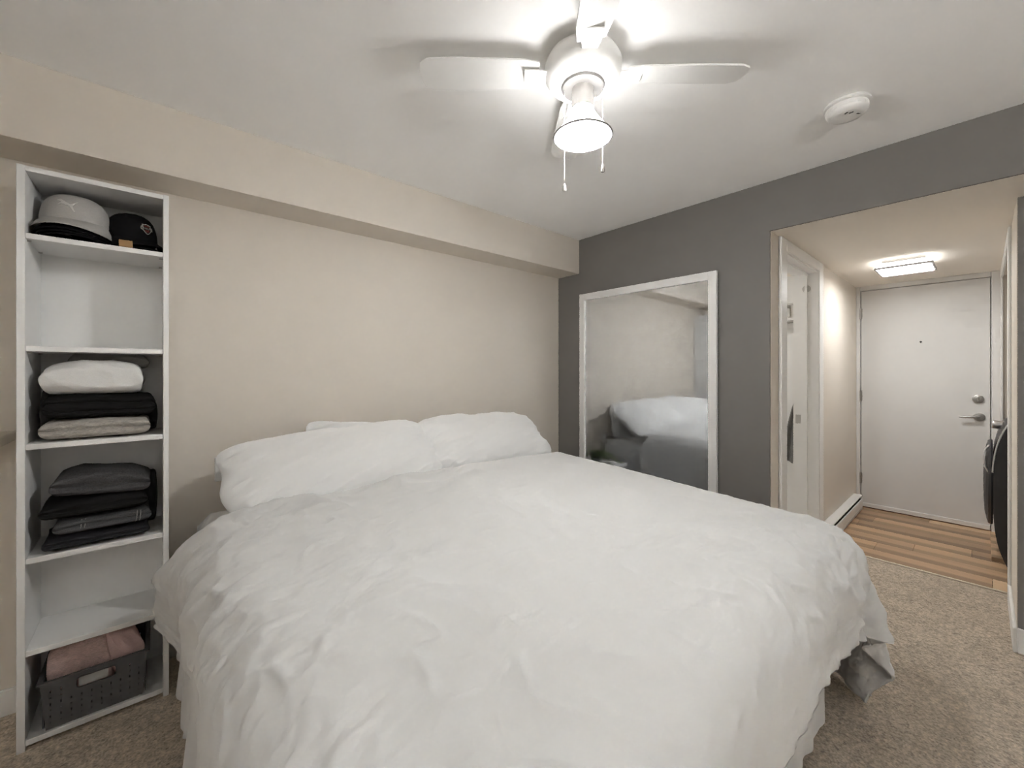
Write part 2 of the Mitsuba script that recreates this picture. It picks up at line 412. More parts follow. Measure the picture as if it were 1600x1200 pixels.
for k in range(16):
    a = k * 2 * math.pi / 16
    m = bx(.0683, .0703, -.008, .008, H - .030, H - .020)
    m.apply_transform(trimesh.transformations.rotation_matrix(a, (0, 0, 1))); m.apply_translation((sx, sy, 0))
    put(sd + '__side_vent', m, 'm_plastic_white')

# ------------------------------------------------------------------ mirror
mr = 'standing_mirror'
tag(mr, 'tall wide mirror in a plain white frame against the dark grey wall', 'mirror')
my0, my1, mz0, mz1, mf = 1.075, 2.156, .012, 1.918, .052
mx0, mx1 = 2.604, 2.631
put(mr + '__glass', bx(mx0 + .014, mx0 + .018, my0 + .03, my1 - .03, mz0 + .03, mz1 - .03), 'm_mirror')
put(mr + '__backing', bx(mx0 + .019, mx1, my0 + .01, my1 - .01, mz0 + .01, mz1 - .01), 'm_trim')
put(mr + '__frame_stile', bx(mx0, mx1, my0, my0 + mf, mz0, mz1, .002), 'm_white')
put(mr + '__frame_stile', bx(mx0, mx1, my1 - mf, my1, mz0, mz1, .002), 'm_white')
put(mr + '__frame_rail', bx(mx0, mx1, my0 + mf, my1 - mf, mz1 - mf, mz1, .002), 'm_white')
put(mr + '__frame_rail', bx(mx0, mx1, my0 + mf, my1 - mf, mz0, mz0 + mf, .002), 'm_white')

# ------------------------------------------------------------------ bookcase
bc = 'bookcase'
tag(bc, 'tall narrow white open bookcase against the beige wall', 'bookcase')
sx0, sx1, sy0, sy1 = -.353, .043, 2.142, 2.418
put(bc + '__side_panel', bx(sx0, sx0 + .020, sy0, sy1, 0.0, 2.0, .001), 'm_melamine')
put(bc + '__side_panel', bx(sx1 - .018, sx1, sy0, sy1, 0.0, 2.0, .001), 'm_melamine')
put(bc + '__top_panel', bx(sx0 + .020, sx1 - .018, sy0 + .001, sy1, 1.981, 1.999, .001), 'm_melamine')
put(bc + '__back_panel', bx(sx0 + .02, sx1 - .018, 2.402, 2.408, .012, 1.981), 'm_melamine')
SH = {}
for nm, zt in (('a', 1.770), ('b', 1.384), ('c', 1.046), ('d', .655), ('e', .339), ('f', .036)):
    put(bc + '__shelf', bx(sx0 + .0205, sx1 - .0185, sy0 + .002, 2.402, zt - .019, zt, .001), 'm_melamine')
    SH[nm] = zt
for x in (sx0 + .03, sx1 - .03):
    for y in (sy0 + .03, 2.36):
        for z in (1.748, 1.362, 1.024, .633, .317):
            put(bc + '__shelf_pin', tube([(sx0 + .02 if x < -.1 else sx1 - .018, y, z), (x, y, z)], .003, 8), 'm_nickel')

# ledge at the left edge of the picture
put('wall_shelf', bx(-1.3, -.395, 2.19, YW, 1.036, 1.071, .004), mat('ledge', (.52, .48, .42), .6, .2))
tag('wall_shelf', 'beige floating wall shelf left of the white bookcase', 'wall shelf')

# outlets
for k, (x, z, lab) in enumerate(((.275, .825, 'white wall outlet plate beside the left pillow'), (1.93, .66, 'white wall outlet low on the beige wall behind the right pillow'))):
    o = 'wall_outlet' if k == 0 else 'wall_outlet_001'
    tag(o, lab, 'outlet')
    put(o + '__cover_plate', bx(x - .058 * (1 if k == 0 else .6), x + .058 * (1 if k == 0 else .6), YW - .006, YW, z - .058, z + .058, .003), 'm_plastic_white')
    put(o + '__socket', cat(bx(x - .017, x + .017, YW - .008, YW - .006, z + .008, z + .036, .001), bx(x - .017, x + .017, YW - .008, YW - .006, z - .036, z - .008, .001)), 'm_white')

# ------------------------------------------------------------------ baseboard heater
bh = 'baseboard_heater'
tag(bh, 'low white electric baseboard heater along the hall wall', 'heater')
hx0_, hx1_, hy = 3.79, 4.95, YL
put(bh + '__back', bx(hx0_, hx1_, hy - .02, hy - .001, .012, .150, .002), 'm_trim')
put(bh + '__top_cover', bx(hx0_, hx1_, hy - .062, hy - .001, .138, .150, .003), 'm_trim')
put(bh + '__front_panel', bx(hx0_ + .004, hx1_ - .004, hy - .066, hy - .058, .035, .118, .003), 'm_trim')
put(bh + '__fin_block', bx(hx0_ + .02, hx1_ - .02, hy - .052, hy - .02, .045, .125), 'm_gap')
put(bh + '__bottom_lip', bx(hx0_, hx1_, hy - .060, hy - .001, .012, .022, .002), 'm_trim')
for x in (hx0_, hx1_ - .012):
    put(bh + '__end_cap', bx(x, x + .012, hy - .064, hy - .001, .012, .148, .002), 'm_trim')

# ------------------------------------------------------------------ bathroom things
th = 'towel_hook'
tag(th, 'small metal towel hook on the bathroom wall seen through the doorway', 'hook')
put(th, cat(disc((4.05, 1.005, 1.035), (-1, 0, 0), .02, .008), tube([(4.045, 1.005, 1.035), (4.0, 1.005, 1.03), (3.985, 1.005, 1.05)], .005, 8)), 'm_chrome', 40)


def towel_col(p, n, uv):
    k = .75 + .5 * mikit.noise(p.x * 160, p.y * 160, p.z * 160) * (.6 + .8 * mikit.fbm(p.y * 30, p.z * 22, 1., 3))
    return mi.Color3f(.17, .168, .165) * k


mat('towel', mikit.proc(towel_col), .95, .05)
U, V = np.meshgrid(np.linspace(-1, 1, 60), np.linspace(0, 1, 50), indexing='ij')
wid = .012 + .105 * V ** .75
Pt = np.stack([3.985 + .018 * np.cos(U * 9 + 1) * (.3 + V) + .02 * V, 1.005 + U * wid, 1.04 - .50 * V - .015 * np.abs(U) * V - .012 * np.cos(U * 5) * V], -1)
put('towel', shell(Pt, .007), 'm_towel', True)
tag('towel', 'grey towel hanging from a hook in the bathroom', 'towel')
br = 'towel_rack'
tag(br, 'dark bracketed towel rack high on the bathroom wall', 'towel rack')
put(br + '__bar', cat(bx(3.90, 3.912, .98, 1.5, 1.832, 1.848, .002)), 'm_nickel')
put(br + '__bracket', cat(bx(3.90, 4.05, 1.068, 1.084, 1.825, 1.85, .002), bx(4.03, 4.05, 1.064, 1.088, 1.75, 1.85, .002)), 'm_nickel')
put(br + '__shelf', bx(3.90, 4.05, .98, 1.5, 1.70, 1.712, .002), 'm_nickel')

# ------------------------------------------------------------------ washer
mat('washer', (.022, .022, .024), .35, .45)
mat('washer_glass', (.008, .008, .009), .38, .25)
ws = 'washing_machine'
tag(ws, 'black front loading washing machine bulging out of the laundry closet', 'washing machine')
wx0, wx1 = 4.10, 4.76
zz = np.linspace(.040, .95, 30)
tt = (zz - .49) / .456
yf = -.046 - .062 * np.abs(tt) ** 3.2
prof = Polygon(list(zip(yf, zz)) + [(-.74, .945), (-.74, .040)])
body = poly(prof, wx1 - wx0, basis((wx0, 0, 0), (0, 1, 0), (0, 0, 1), (1, 0, 0)))
put(ws + '__body', body, 'm_washer', 30)
put(ws + '__front_trim', tube([(wx0 + .01, y + .003, z) for y, z in zip(yf, zz) if z > .62], .006, 8), 'm_chrome', 40)
cx_, cz_ = 4.45, .52
for nm, r0, prof_, mt in (('door', 1, [(.285, 0), (.285, .012), (.27, .026), (.22, .036), (.12, .042), (.0, .044)], 'm_washer_glass'), ('door_ring', 1, [(.292, 0), (.296, .010), (.288, .022), (.276, .024), (.270, .018)], 'm_washer')):
    m = lathe(prof_[::-1], 72)
    M = np.eye(4); M[:3, :3] = np.stack([(1, 0, 0), (0, 0, -1), (0, 1, 0)], 1); M[:3, 3] = (cx_, -.047, cz_)
    m.apply_transform(M)
    put(ws + '__' + nm, m, mt, 40)
put(ws + '__door_handle', tube([(4.19, -.03, .62), (4.18, -.012, .66), (4.185, -.008, .72), (4.20, -.012, .77), (4.22, -.03, .80)], .006, 10), 'm_chrome', 40)
put(ws + '__control_dial', disc((4.62, -.10, .905), (0, 1, .1), .032, .055), 'm_chrome', 40)
put(ws + '__control_panel', bx(4.2, 4.74, -.11, -.094, .865, .93, .003), 'm_washer_glass')
put('wooden_board', bx(4.30, 4.97, -.80, -.040, .004, .0335, .002), WOODS[0])
tag('wooden_board', 'light wooden board on the hall floor under the black washing machine', 'board')


# ------------------------------------------------------------------ bed
BX0, BX1, BY0, BY1, BZ = .125, 2.035, .385, 2.395, .66
bed = 'bed'
tag(bed, 'king size bed with white fitted sheet against the beige wall', 'bed')
put(bed + '__mattress', bx(BX0 + .02, BX1 - .02, BY0 + .02, BY1, .30, BZ - .02, .05), 'm_linen', 50)
put(bed + '__base', bx(BX0 + .06, BX1 - .06, BY0 + .06, BY1, .085, .298, .01), mat('bedbase', (.10, .095, .09), .8, .1))
for x in (BX0 + .12, BX1 - .12):
    for y in (BY0 + .12, BY1 - .1):
        put(bed + '__leg', lathe([(.0, 0.001), (.022, 0.001), (.028, .0849), (.0, .0849)], 16, (x, y, 0)), 'm_black', 40)
# pleated skirt round the base: left, foot and right sides
ring = []
a0, a1, b0, rr = BX0 - .012, BX1 - .135, BY0 + .0, .05
for t in np.linspace(0, 1, 120): ring.append((a0, BY1 - (BY1 - b0 - rr) * t))
for t in np.linspace(0, np.pi / 2, 12): ring.append((a0 + rr - rr * np.cos(t), b0 + rr - rr * np.sin(t)))
for t in np.linspace(0, 1, 120): ring.append((a0 + rr + (a1 - a0 - 2 * rr) * t, b0))
for t in np.linspace(0, np.pi / 2, 12): ring.append((a1 - rr + rr * np.sin(t), b0 + rr - rr * np.cos(t)))
for t in np.linspace(0, 1, 120): ring.append((a1, b0 + rr + (BY1 - b0 - rr) * t))
ring = np.array(ring)
tan = np.gradient(ring, axis=0); tan /= np.linalg.norm(tan, axis=1, keepdims=True) + 1e-9
nor = np.stack([-tan[:, 1], tan[:, 0]], 1)
arc = np.concatenate([[0], np.cumsum(np.linalg.norm(np.diff(ring, axis=0), axis=1))])
hz = np.linspace(0, 1, 14)
wav = .5 * (np.sin(arc * 38 + 2 * np.sin(arc * 5)) + .6 * np.sin(arc * 71 + 1))
P = np.stack([ring[:, None, 0] - nor[:, None, 0] * .010 * wav[:, None] * hz[None], ring[:, None, 1] - nor[:, None, 1] * .010 * wav[:, None] * hz[None],
              np.broadcast_to((.302 - .285 * hz)[None], (len(ring), len(hz)))], -1)
put(bed + '__skirt', shell(P, .004), 'm_linen', True)


def smooth01(a, b, x):
    t = np.clip((x - a) / (b - a), 0, 1)
    return t * t * (3 - 2 * t)


# the duvet: a sheet of point masses draped over the bed by relaxation
def drape():
    r = np.random.default_rng(11)
    d = .029
    W0, W1, L0 = .45, .40, .165                                   # overhang left, right, foot
    yh = 1.975
    CX0, CX1, CY0 = .075, 2.105, .285
    xs = np.arange(CX0 - W0, CX1 + W1, d)
    ys = np.arange(CY0 - L0, yh, d)
    X, Y = np.meshgrid(xs, ys, indexing='ij')
    nx, ny = X.shape
    for sx_, cx_0, W in ((1, CX1, W1), (-1, CX0, W0)):           # rounded corners at the foot
        a = np.clip(sx_ * (X - cx_0) / W, 0, None); b = np.clip((CY0 - Y) / L0, 0, None)
        nn = np.sqrt(a * a + b * b); k = np.where((a > 0) & (b > 0), np.maximum(a, b) / np.maximum(nn, 1e-6), 1.0)
        k = 1 - .28 * (1 - k)
        X = X + sx_ * a * W * (k - 1); Y = Y - b * L0 * (k - 1)
    X = np.where(X < CX0, CX0 + (X - CX0) * (1 - .42 * smooth01(1.66, 1.96, Y)), X)
    P = np.stack([X, Y, np.full_like(X, .93)], -1)
    flat = P.copy()
    P[..., 2] += .03 * (meshkit.fbm(np.stack([X * 4, Y * 4, X * 0], -1), 3, 3) - .5)
    P += r.normal(0, .0015, P.shape)
    V = np.zeros_like(P)
    c = np.array([(CX0 + CX1) / 2, (CY0 + BY1 + .3) / 2])
    hb = np.array([(CX1 - CX0) / 2, (BY1 + .3 - CY0) / 2])
    R = .15

    def top(x, y):
        u = np.clip((y - BY0) / (yh - BY0), 0, 1)
        return .700 + .075 * u + .02 * np.exp(-((x - 1.05) / .8) ** 4) - .10 * smooth01(1.80, 2.02, y) - .035 * np.exp(-((x - .08) / .16) ** 2) * smooth01(1.2, 1.8, y)

    def collide(P, Q):
        zt = top(P[..., 0], P[..., 1])
        hz_ = .5
        q = np.stack([np.abs(P[..., 0] - c[0]) - hb[0] + R, np.abs(P[..., 1] - c[1]) - hb[1] + R, np.abs(P[..., 2] - (zt - hz_)) - hz_ + R], -1)
        sg = np.stack([np.sign(P[..., 0] - c[0]), np.sign(P[..., 1] - c[1]), np.sign(P[..., 2] - (zt - hz_))], -1)
        qp = np.maximum(q, 0)
        ln = np.linalg.norm(qp, axis=-1)
        inside = q.max(-1) <= 0
        sd = np.where(inside, q.max(-1), ln) - R
        ax = np.argmax(q, -1)
        g = np.where(inside[..., None], np.eye(3)[ax], qp / np.maximum(ln, 1e-9)[..., None]) * sg
        m = sd < 0
        P = P - np.where(m[..., None], sd[..., None] * g, 0)
        mv = P - Q
        tang = mv - (mv * g).sum(-1, keepdims=True) * g
        P = P - np.where(m[..., None], .55 * tang, 0)
        low = P[..., 2] < .012
        P[..., 2] = np.where(low, .012, P[..., 2])
        P[low, :2] -= .6 * (P[low, :2] - Q[low, :2])
        return P

    cons = []
    for (di, dj, k) in ((1, 0, 1.), (0, 1, 1.), (1, 1, .35), (1, -1, .35), (2, 0, .12), (0, 2, .12)):
        for par in (0, 1):
            i = np.arange(0, nx - di); j = np.arange(max(0, -dj), ny - max(0, dj))
            if di: i = i[(i // di) % 2 == par]
            else: j = j[(j // dj) % 2 == par]
            A, B = np.ix_(i, j), np.ix_(i + di, j + dj)
            cons.append((A, B, np.linalg.norm(flat[B] - flat[A], axis=-1, keepdims=True), .5 * k))

    def solve(P):
        for iA, iB, rest, k in cons:
            A, B = P[iA], P[iB]
            D = B - A
            L = np.linalg.norm(D, axis=-1, keepdims=True)
            co = k * (L - rest) / np.maximum(L, 1e-9) * D
            P[iA] = A + co
            P[iB] = B - co
        return P

    dt = .014
    for step in range(130):
        Q = P.copy()
        V *= .965
        V[..., 2] -= 9.8 * dt
        P = P + V * dt
        for _ in range(7):
            P = solve(P)
        P = collide(P, Q)
        V = (P - Q) / dt
        if step > 100: V *= .8
    return P


P0 = drape()


def resample(P, k):
    nu, nv = P.shape[:2]
    u, v = np.arange(nu), np.arange(nv)
    U, V = np.linspace(0, nu - 1, (nu - 1) * k + 1), np.linspace(0, nv - 1, (nv - 1) * k + 1)
    return np.stack([RectBivariateSpline(u, v, P[..., i], kx=3, ky=3, s=0)(U, V) for i in range(3)], -1)


def ridged(x, y, seed, octaves=4):
    q = np.stack([x, y, np.zeros_like(x)], -1)
    out, amp = 0, 1.0
    for o in range(octaves):
        n = meshkit.noise(q * 2 ** o + 11.3 * o, seed + o)
        out = out + amp * (1 - np.abs(2 * n - 1)) ** 2
        amp *= .5
    return out / 1.9


# creases of the duvet: long soft ripples from the left edge, crumples over the foot corner, bunched folds at the head
D = resample(P0, 6)
S = np.concatenate([[0], np.cumsum(np.linalg.norm(np.diff(D[:, D.shape[1] // 2], axis=0), axis=1))])[:, None] * np.ones((1, D.shape[1]))
Tt = np.concatenate([[0], np.cumsum(np.linalg.norm(np.diff(D[D.shape[0] // 2], axis=0), axis=1))])[None, :] * np.ones((D.shape[0], 1))
X_, Y_, Z_ = D[..., 0], D[..., 1], D[..., 2]
nrm = grid_mesh(D).vertex_normals.reshape(D.shape)
if nrm[D.shape[0] // 2, D.shape[1] // 2, 2] < 0: nrm = -nrm
wx = .30 * (meshkit.fbm(np.stack([S * 2.2, Tt * 2.2, S * 0], -1), 3, 31) - .5)
wy = .30 * (meshkit.fbm(np.stack([S * 2.2, Tt * 2.2, S * 0 + 4], -1), 3, 37) - .5)
left = 1 - smooth01(.15, 1.0, X_)
hang = 1 - smooth01(.45, .70, Z_)
foot = (1 - smooth01(.3, .95, Y_)) * smooth01(.7, 1.7, X_)
headb = smooth01(1.50, 1.80, Y_) * (1 - smooth01(.95, 1.5, X_)) * smooth01(.02, .3, X_)
ac, al = .88 * (S + .7 * wx) + .48 * (Tt + .7 * wy), .48 * S - .88 * Tt
h = .030 * left * (1 - .6 * hang) * (ridged(al * .9, ac * 4.4, 3, 2) ** 1.3 - .35)
h += .020 * (left * .8 + foot) * (ridged((S + wx) * 5, (Tt + wy) * 9, 9, 3) ** 1.5 - .3)
h += .040 * foot * (ridged((S - .4 * Tt + wx) * 5.0, (Tt + .6 * S + wy) * 2.6, 15, 3) ** 1.4 - .3)
h += .020 * hang * (ridged((S * .4 + wx) * 2, (Tt + wy) * 7, 21, 3) - .45) * (X_ < .5)
h += .018 * hang * (ridged((S + wx) * 7, (Tt * .4 + wy) * 2, 27, 3) - .45) * (Y_ < .5)
h += .060 * headb * (ridged((S + wx) * 2.6, (Tt + wy) * 6.0, 41, 3) - .35)
h += (.004 + .013 * np.maximum(left, foot)) * (ridged((S + wx) * 11, (Tt + wy) * 14, 51, 3) ** 1.6 - .25) + .0012 * (ridged(S * 31, Tt * 27, 57, 2) - .45)
edge = np.exp(-((Y_ - .44) / .17) ** 2) * smooth01(.5, 1.1, X_) * smooth01(.40, .60, Z_)
edgel = np.exp(-((X_ - .22) / .16) ** 2) * (Y_ < 1.9) * smooth01(.40, .60, Z_)
h += (.0085 * edge + .005 * edgel) * (ridged((S + wx) * 24, (Tt + .5 * wy) * 27, 71, 2) ** 1.4 - .3)
h += .010 * edge * (ridged((S + .8 * Tt + wx) * 8, (Tt - .5 * S + wy) * 5, 77, 2) ** 1.6 - .25)
h += .010 * (meshkit.fbm(np.stack([S * 3.1, Tt * 2.3, S * 0 + 2], -1), 2, 61) - .5)
D = D + nrm * h[..., None]
# the corner at the head on the left hangs loose and flares out
wl = np.exp(-((D[..., 1] - 2.0) / .20) ** 2) * (1 - smooth01(.1, .42, D[..., 0])) * smooth01(.0, .25, .80 - D[..., 2])
D[..., 0] += .085 * (1 - smooth01(.22, .52, D[..., 2])) * (D[..., 0] < .5) * (1 - .9 * wl)
D[..., 0] -= .085 * wl
D[..., 2] += .16 * wl * np.clip((.62 - D[..., 2]) / .4, 0, 1)
D[..., 2] = np.maximum(D[..., 2], .012)
put('duvet', shell(D, .008), 'm_linen', True)
# the flat sheet that shows below the duvet at the left
yv, zv = np.meshgrid(np.linspace(1.35, 2.02, 70), np.linspace(.60, .17, 30), indexing='ij')
dn = (.60 - zv) / .43
Ps = np.stack([.098 - .014 * np.sin(yv * 34 + 2 * dn) * dn - .008 * np.sin(yv * 83) * dn - .02 * dn, yv, zv + .05 * dn * smooth01(1.8, 2.02, yv) + .010 * np.sin(yv * 41) * dn], -1)
put('flat_sheet', shell(Ps, .004), 'm_linen', True)
tag('flat_sheet', 'white flat sheet hanging below the duvet near the bookcase', 'sheet')
tag('duvet', 'big crumpled white duvet spread over the bed and hanging to the floor', 'duvet')


# ------------------------------------------------------------------ pillows
def pillow(W, L, Tk, seed, n=90, wr=1.0):
    u = np.sin(np.linspace(-1, 1, n) * np.pi / 2)
    U, V = np.meshgrid(u, u, indexing='ij')
    th = (np.clip(1 - np.abs(U) ** 3.0, 0, 1) ** .62) * (np.clip(1 - np.abs(V) ** 2.4, 0, 1) ** .60)
    x = W / 2 * U * (1 - .07 * V ** 6) * (1 + .02 * np.sin(5 * V + seed) * np.abs(U) ** 6)
    y = L / 2 * V * (1 - .16 * U ** 8) * (1 + .03 * np.sin(7 * U + seed) * np.abs(V) ** 4)
    ends = smooth01(.55, 1.0, np.abs(U)) + .6 * smooth01(.6, 1, np.abs(V))
    out = []
    for s in (1, -1):
        r = ridged(x * 7 + y * 1.5 + 3 * seed, y * 10 + s * 3, seed + (s > 0) * 7, 3) - .45
        r2 = ridged(x * 3 + 9 * seed, y * 16 - x * 5, seed + 3, 3) - .45
        hgt = Tk / 2 * th + wr * (.026 * ends * r + .022 * r2 * (.28 + ends) + .006 * r) * np.clip(th * 3, 0, 1)
        hgt *= 1 + .12 * (meshkit.fbm(np.stack([x * 3, y * 3, x * 0 + seed], -1), 2, seed) - .5)
        P = np.stack([x, y, s * hgt], -1)
        m = grid_mesh(P)
        if s < 0: m.invert()
        out.append(m)
    m = trimesh.util.concatenate(out); m.merge_vertices()
    if m.volume < 0: m.invert()
    return m


def place_pillow(key, cx, cy, cz, W, L, Tk, lean, yaw, roll, seed, label, wr=1.0):
    m = pillow(W, L, Tk, seed, wr=wr)
    R = trimesh.transformations.euler_matrix(math.radians(lean), math.radians(roll), math.radians(yaw), 'sxyz')
    m.apply_transform(R)
    m.apply_translation((cx, cy, cz))
    k = put(key, m, 'm_pillow', True)
    return tag(k, label, 'pillow', 'pillows at the head of the bed')


place_pillow('pillow', .715, 2.085, .845, 1.02, .45, .19, 38, 2, -3, 3, 'long white pillow leaning at the left of the bed head')
place_pillow('pillow', 1.625, 2.105, .855, .93, .45, .20, 38, -1, 1, 5, 'plump white pillow leaning at the right of the bed head')
place_pillow('pillow', .97, 2.362, .850, .76, .28, .085, 80, 0, 8, 9, 'white pillow hidden behind the left pillow with one corner showing')
place_pillow('pillow', 1.62, 2.362, .800, .56, .36, .085, 80, 0, -3, 12, 'white pillow hidden behind the right pillow with its top edge showing')


# ------------------------------------------------------------------ folded clothes on the shelves
def folded(W, Dp, Hh, lay, seed, hump=.0, n=56, m=72, amp=1.0):
    t = np.sin(np.linspace(-1, 1, n) * np.pi / 2) * .9999
    th = np.linspace(0, 2 * np.pi, m, endpoint=False)
    Tg, Th = np.meshgrid(t, th, indexing='ij')
    c, sn = np.cos(Th), np.sin(Th)
    y = Dp / 2 * np.sign(c) * np.abs(c) ** .38
    z = np.sign(sn) * np.abs(sn) ** .62
    e = np.clip(1 - np.abs(Tg) ** 16, 0, 1) ** .40
    groove = np.abs(np.sin(lay * np.pi * (z + 1) / 2))
    y = y + np.where(c < 0, 1, .5) * np.sign(c) * .012 * amp * (groove ** .6 - .7) * (np.abs(c) > .2)
    x = W / 2 * Tg * (1 + .03 * (groove - .6))
    y = y - .011 * amp * (ridged(x * 13 + seed, z * 1.1 + seed, seed + 6, 2) - .4) * (c < -.2)
    q = np.stack([x * 9 + seed, y * 9, z * Hh * 9], -1)
    y = y * (.90 + .10 * e) + .014 * amp * (meshkit.fbm(q, 3, seed) - .5)
    topz = Hh / 2 * z * e
    hh = topz + hump * (1 - Tg ** 2) * e * (z > 0) * np.abs(z) + .016 * amp * (meshkit.fbm(q * 1.2 + 5, 3, seed + 2) - .5) * (z > -.3)
    hh = hh + .006 * amp ** 3 * (ridged(x * 11 + seed, y * 6 + x * 3, seed + 4, 2) - .4) * (z > 0)
    P = np.stack([x, y, hh + Hh / 2], -1)
    mm = grid_mesh(P.transpose(1, 0, 2), True)
    mm.merge_vertices()
    if mm.volume < 0: mm.invert()
    return mm


def cloth_mat(nm, c, grain=.35, f=420, rough=.92):
    def fn(p, n_, uv):
        k = 1 - grain / 2 + grain * mikit.noise(p.x * f, p.y * f, p.z * f)
        return mi.Color3f(*c) * k
    scene['m_' + nm] = {'type': 'twosided', 'bsdf': {'type': 'diffuse', 'reflectance': mikit.proc(fn)}}
    return 'm_' + nm


def knit(nm, c, contrast=.8):
    def fn(p, n_, uv):
        k = (1 - contrast / 2) + contrast * (.55 * mikit.noise(p.x * 260, p.y * 260, p.z * 330) + .45 * mikit.noise(p.x * 90, p.y * 90, p.z * 110))
        return mi.Color3f(*c) * k
    return bumped(nm, mikit.proc(fn), lambda p, n_, uv: .0015 * mikit.noise(p.x * 240, p.y * 240, p.z * 300), 1.0, .95, .05)


cloth_mat('cloth_white', (.68, .68, .67), .08)
cloth_mat('cloth_grey', (.22, .215, .205), .15)
cloth_mat('cloth_black', (.006, .006, .006), .5)
cloth_mat('cloth_charcoal', (.035, .035, .036), .5)
cloth_mat('denim', (.040, .041, .042), .9, 700)
cloth_mat('cloth_jeans', (.010, .010, .011), .6, 600)
cloth_mat('stitch', (.17, .165, .155), .2)
knit('knit_grey', (.36, .34, .31))
knit('knit_pink', (.44, .315, .29), .6)
cloth_mat('fleece_pink', (.46, .32, .30), .15)


def garment(key, label, m, W, Dp, Hh, lay, seed, at, yaw=0, hump=0., amp=1., tilt=0., group=None, ct='clothes'):
    g = folded(W, Dp, Hh, lay, seed, hump, amp=amp)
    g.apply_transform(trimesh.transformations.euler_matrix(0, math.radians(tilt), math.radians(yaw)))
    g.apply_translation(at)
    k = put(key, g, 'm_' + m, 60)
    return tag(k, label, ct, group)


zc = SH['c']
G3, G4 = 'folded clothes on the middle shelf', 'folded trousers on the lower shelf'
garment('folded_sweater', 'grey knitted sweater folded at the bottom of the middle shelf pile', 'knit_grey', .292, .21, .066, 2, 4, (-.160, 2.262, zc + .004), 0, .006, group=G3)
garment('folded_shirt', 'black shirt folded between the grey sweater and the white shirt', 'cloth_black', .300, .215, .082, 3, 8, (-.150, 2.266, zc + .078), 1, .006, group=G3)
garment('folded_shirt', 'white shirt folded on top of the middle shelf pile', 'cloth_white', .270, .200, .105, 1, 15, (-.168, 2.255, zc + .166), -1, .022, 1.2, group=G3)
garment('folded_shirt', 'mid grey shirt lying behind the white shirt on the middle shelf pile', 'cloth_grey', .235, .07, .05, 1, 19, (-.135, 2.345, zc + .262), 0, .03, group=G3)
garment('folded_shirt', 'black rolled shirt pushed behind the right end of the middle shelf pile', 'cloth_black', .115, .07, .12, 1, 23, (-.048, 2.358, zc + .004), 0, .0, 1.2, group=G3)
garment('folded_shirt', 'dark grey shirt stuffed behind the left end of the middle shelf pile', 'cloth_charcoal', .085, .05, .17, 1, 27, (-.285, 2.365, zc + .003), 0, .0, 1.2, group=G3)

zd = SH['d']
garment('folded_trousers', 'black jeans folded at the bottom of the lower shelf pile', 'cloth_jeans', .282, .22, .044, 2, 33, (-.160, 2.262, zd + .003), 2, .0, .7, group=G4, ct='trousers')
kj = garment('folded_trousers', 'faded black jeans with pale stitching in the lower shelf pile', 'denim', .262, .215, .052, 2, 37, (-.145, 2.262, zd + .052), 2, .0, .7, group=G4, ct='trousers')
for x0, y0 in ((-.205, 2.1520), (-.055, 2.1550)):
    for dx in (0, .010):
        put(kj + '__stitching', tube([(x0 + dx, y0 + .006, zd + .060), (x0 + dx + .003, y0 - .004, zd + .078), (x0 + dx + .004, y0 + .010, zd + .101)], .0014, 6), 'm_stitch')
labels_k = {'label': 'pale stitched seam'}
garment('folded_trousers', 'plain black trousers folded in the middle of the lower shelf pile', 'cloth_black', .285, .215, .062, 2, 41, (-.165, 2.262, zd + .110), 1, .004, group=G4, ct='trousers')
garment('folded_trousers', 'charcoal trousers folded on top of the lower shelf pile', 'cloth_charcoal', .268, .205, .072, 2, 45, (-.150, 2.258, zd + .178), 0, .028, 1.2, 5, group=G4, ct='trousers')
garment('folded_trousers', 'black leggings bundled behind the right end of the lower shelf pile', 'cloth_black', .10, .07, .22, 1, 49, (-.042, 2.36, zd + .002), 0, .0, 1.4, group=G4, ct='trousers')

# ------------------------------------------------------------------ basket with knitwear on the bottom shelf
bk = 'storage_basket'
tag(bk, 'dark grey perforated plastic basket on the bottom shelf of the bookcase', 'basket')
mat('basket', (.030, .030, .031), .5, .3)
zb = SH['f'] + .002
bw0, bw1, by0, by1, bhh = -.302, -.022, 2.158, 2.385, .165


def basket_wall(wd, hg, slot):
    p = Polygon([(-wd / 2 + .014, 0), (wd / 2 - .014, 0), (wd / 2, hg), (-wd / 2, hg)])
    holes = []
    nx_ = int((wd - .05) / .0235)
    for i in range(nx_ + 1):
        for j in range(6):
            cx = -wd / 2 + .025 + i * (wd - .05) / nx_; cy = .022 + j * .0215
            if slot and abs(cx) < .066 and cy > hg - .062: continue
            if cy > hg - .02: continue
            holes.append(Point(cx, cy).buffer(.0021, 3) if not (j % 2) else sbox(cx - .0016, cy - .0045, cx + .0016, cy + .0045))
    if slot: holes.append(sbox(-.042, hg - .045, .042, hg - .026).buffer(.009, 4))
    return p.difference(unary_union(holes))


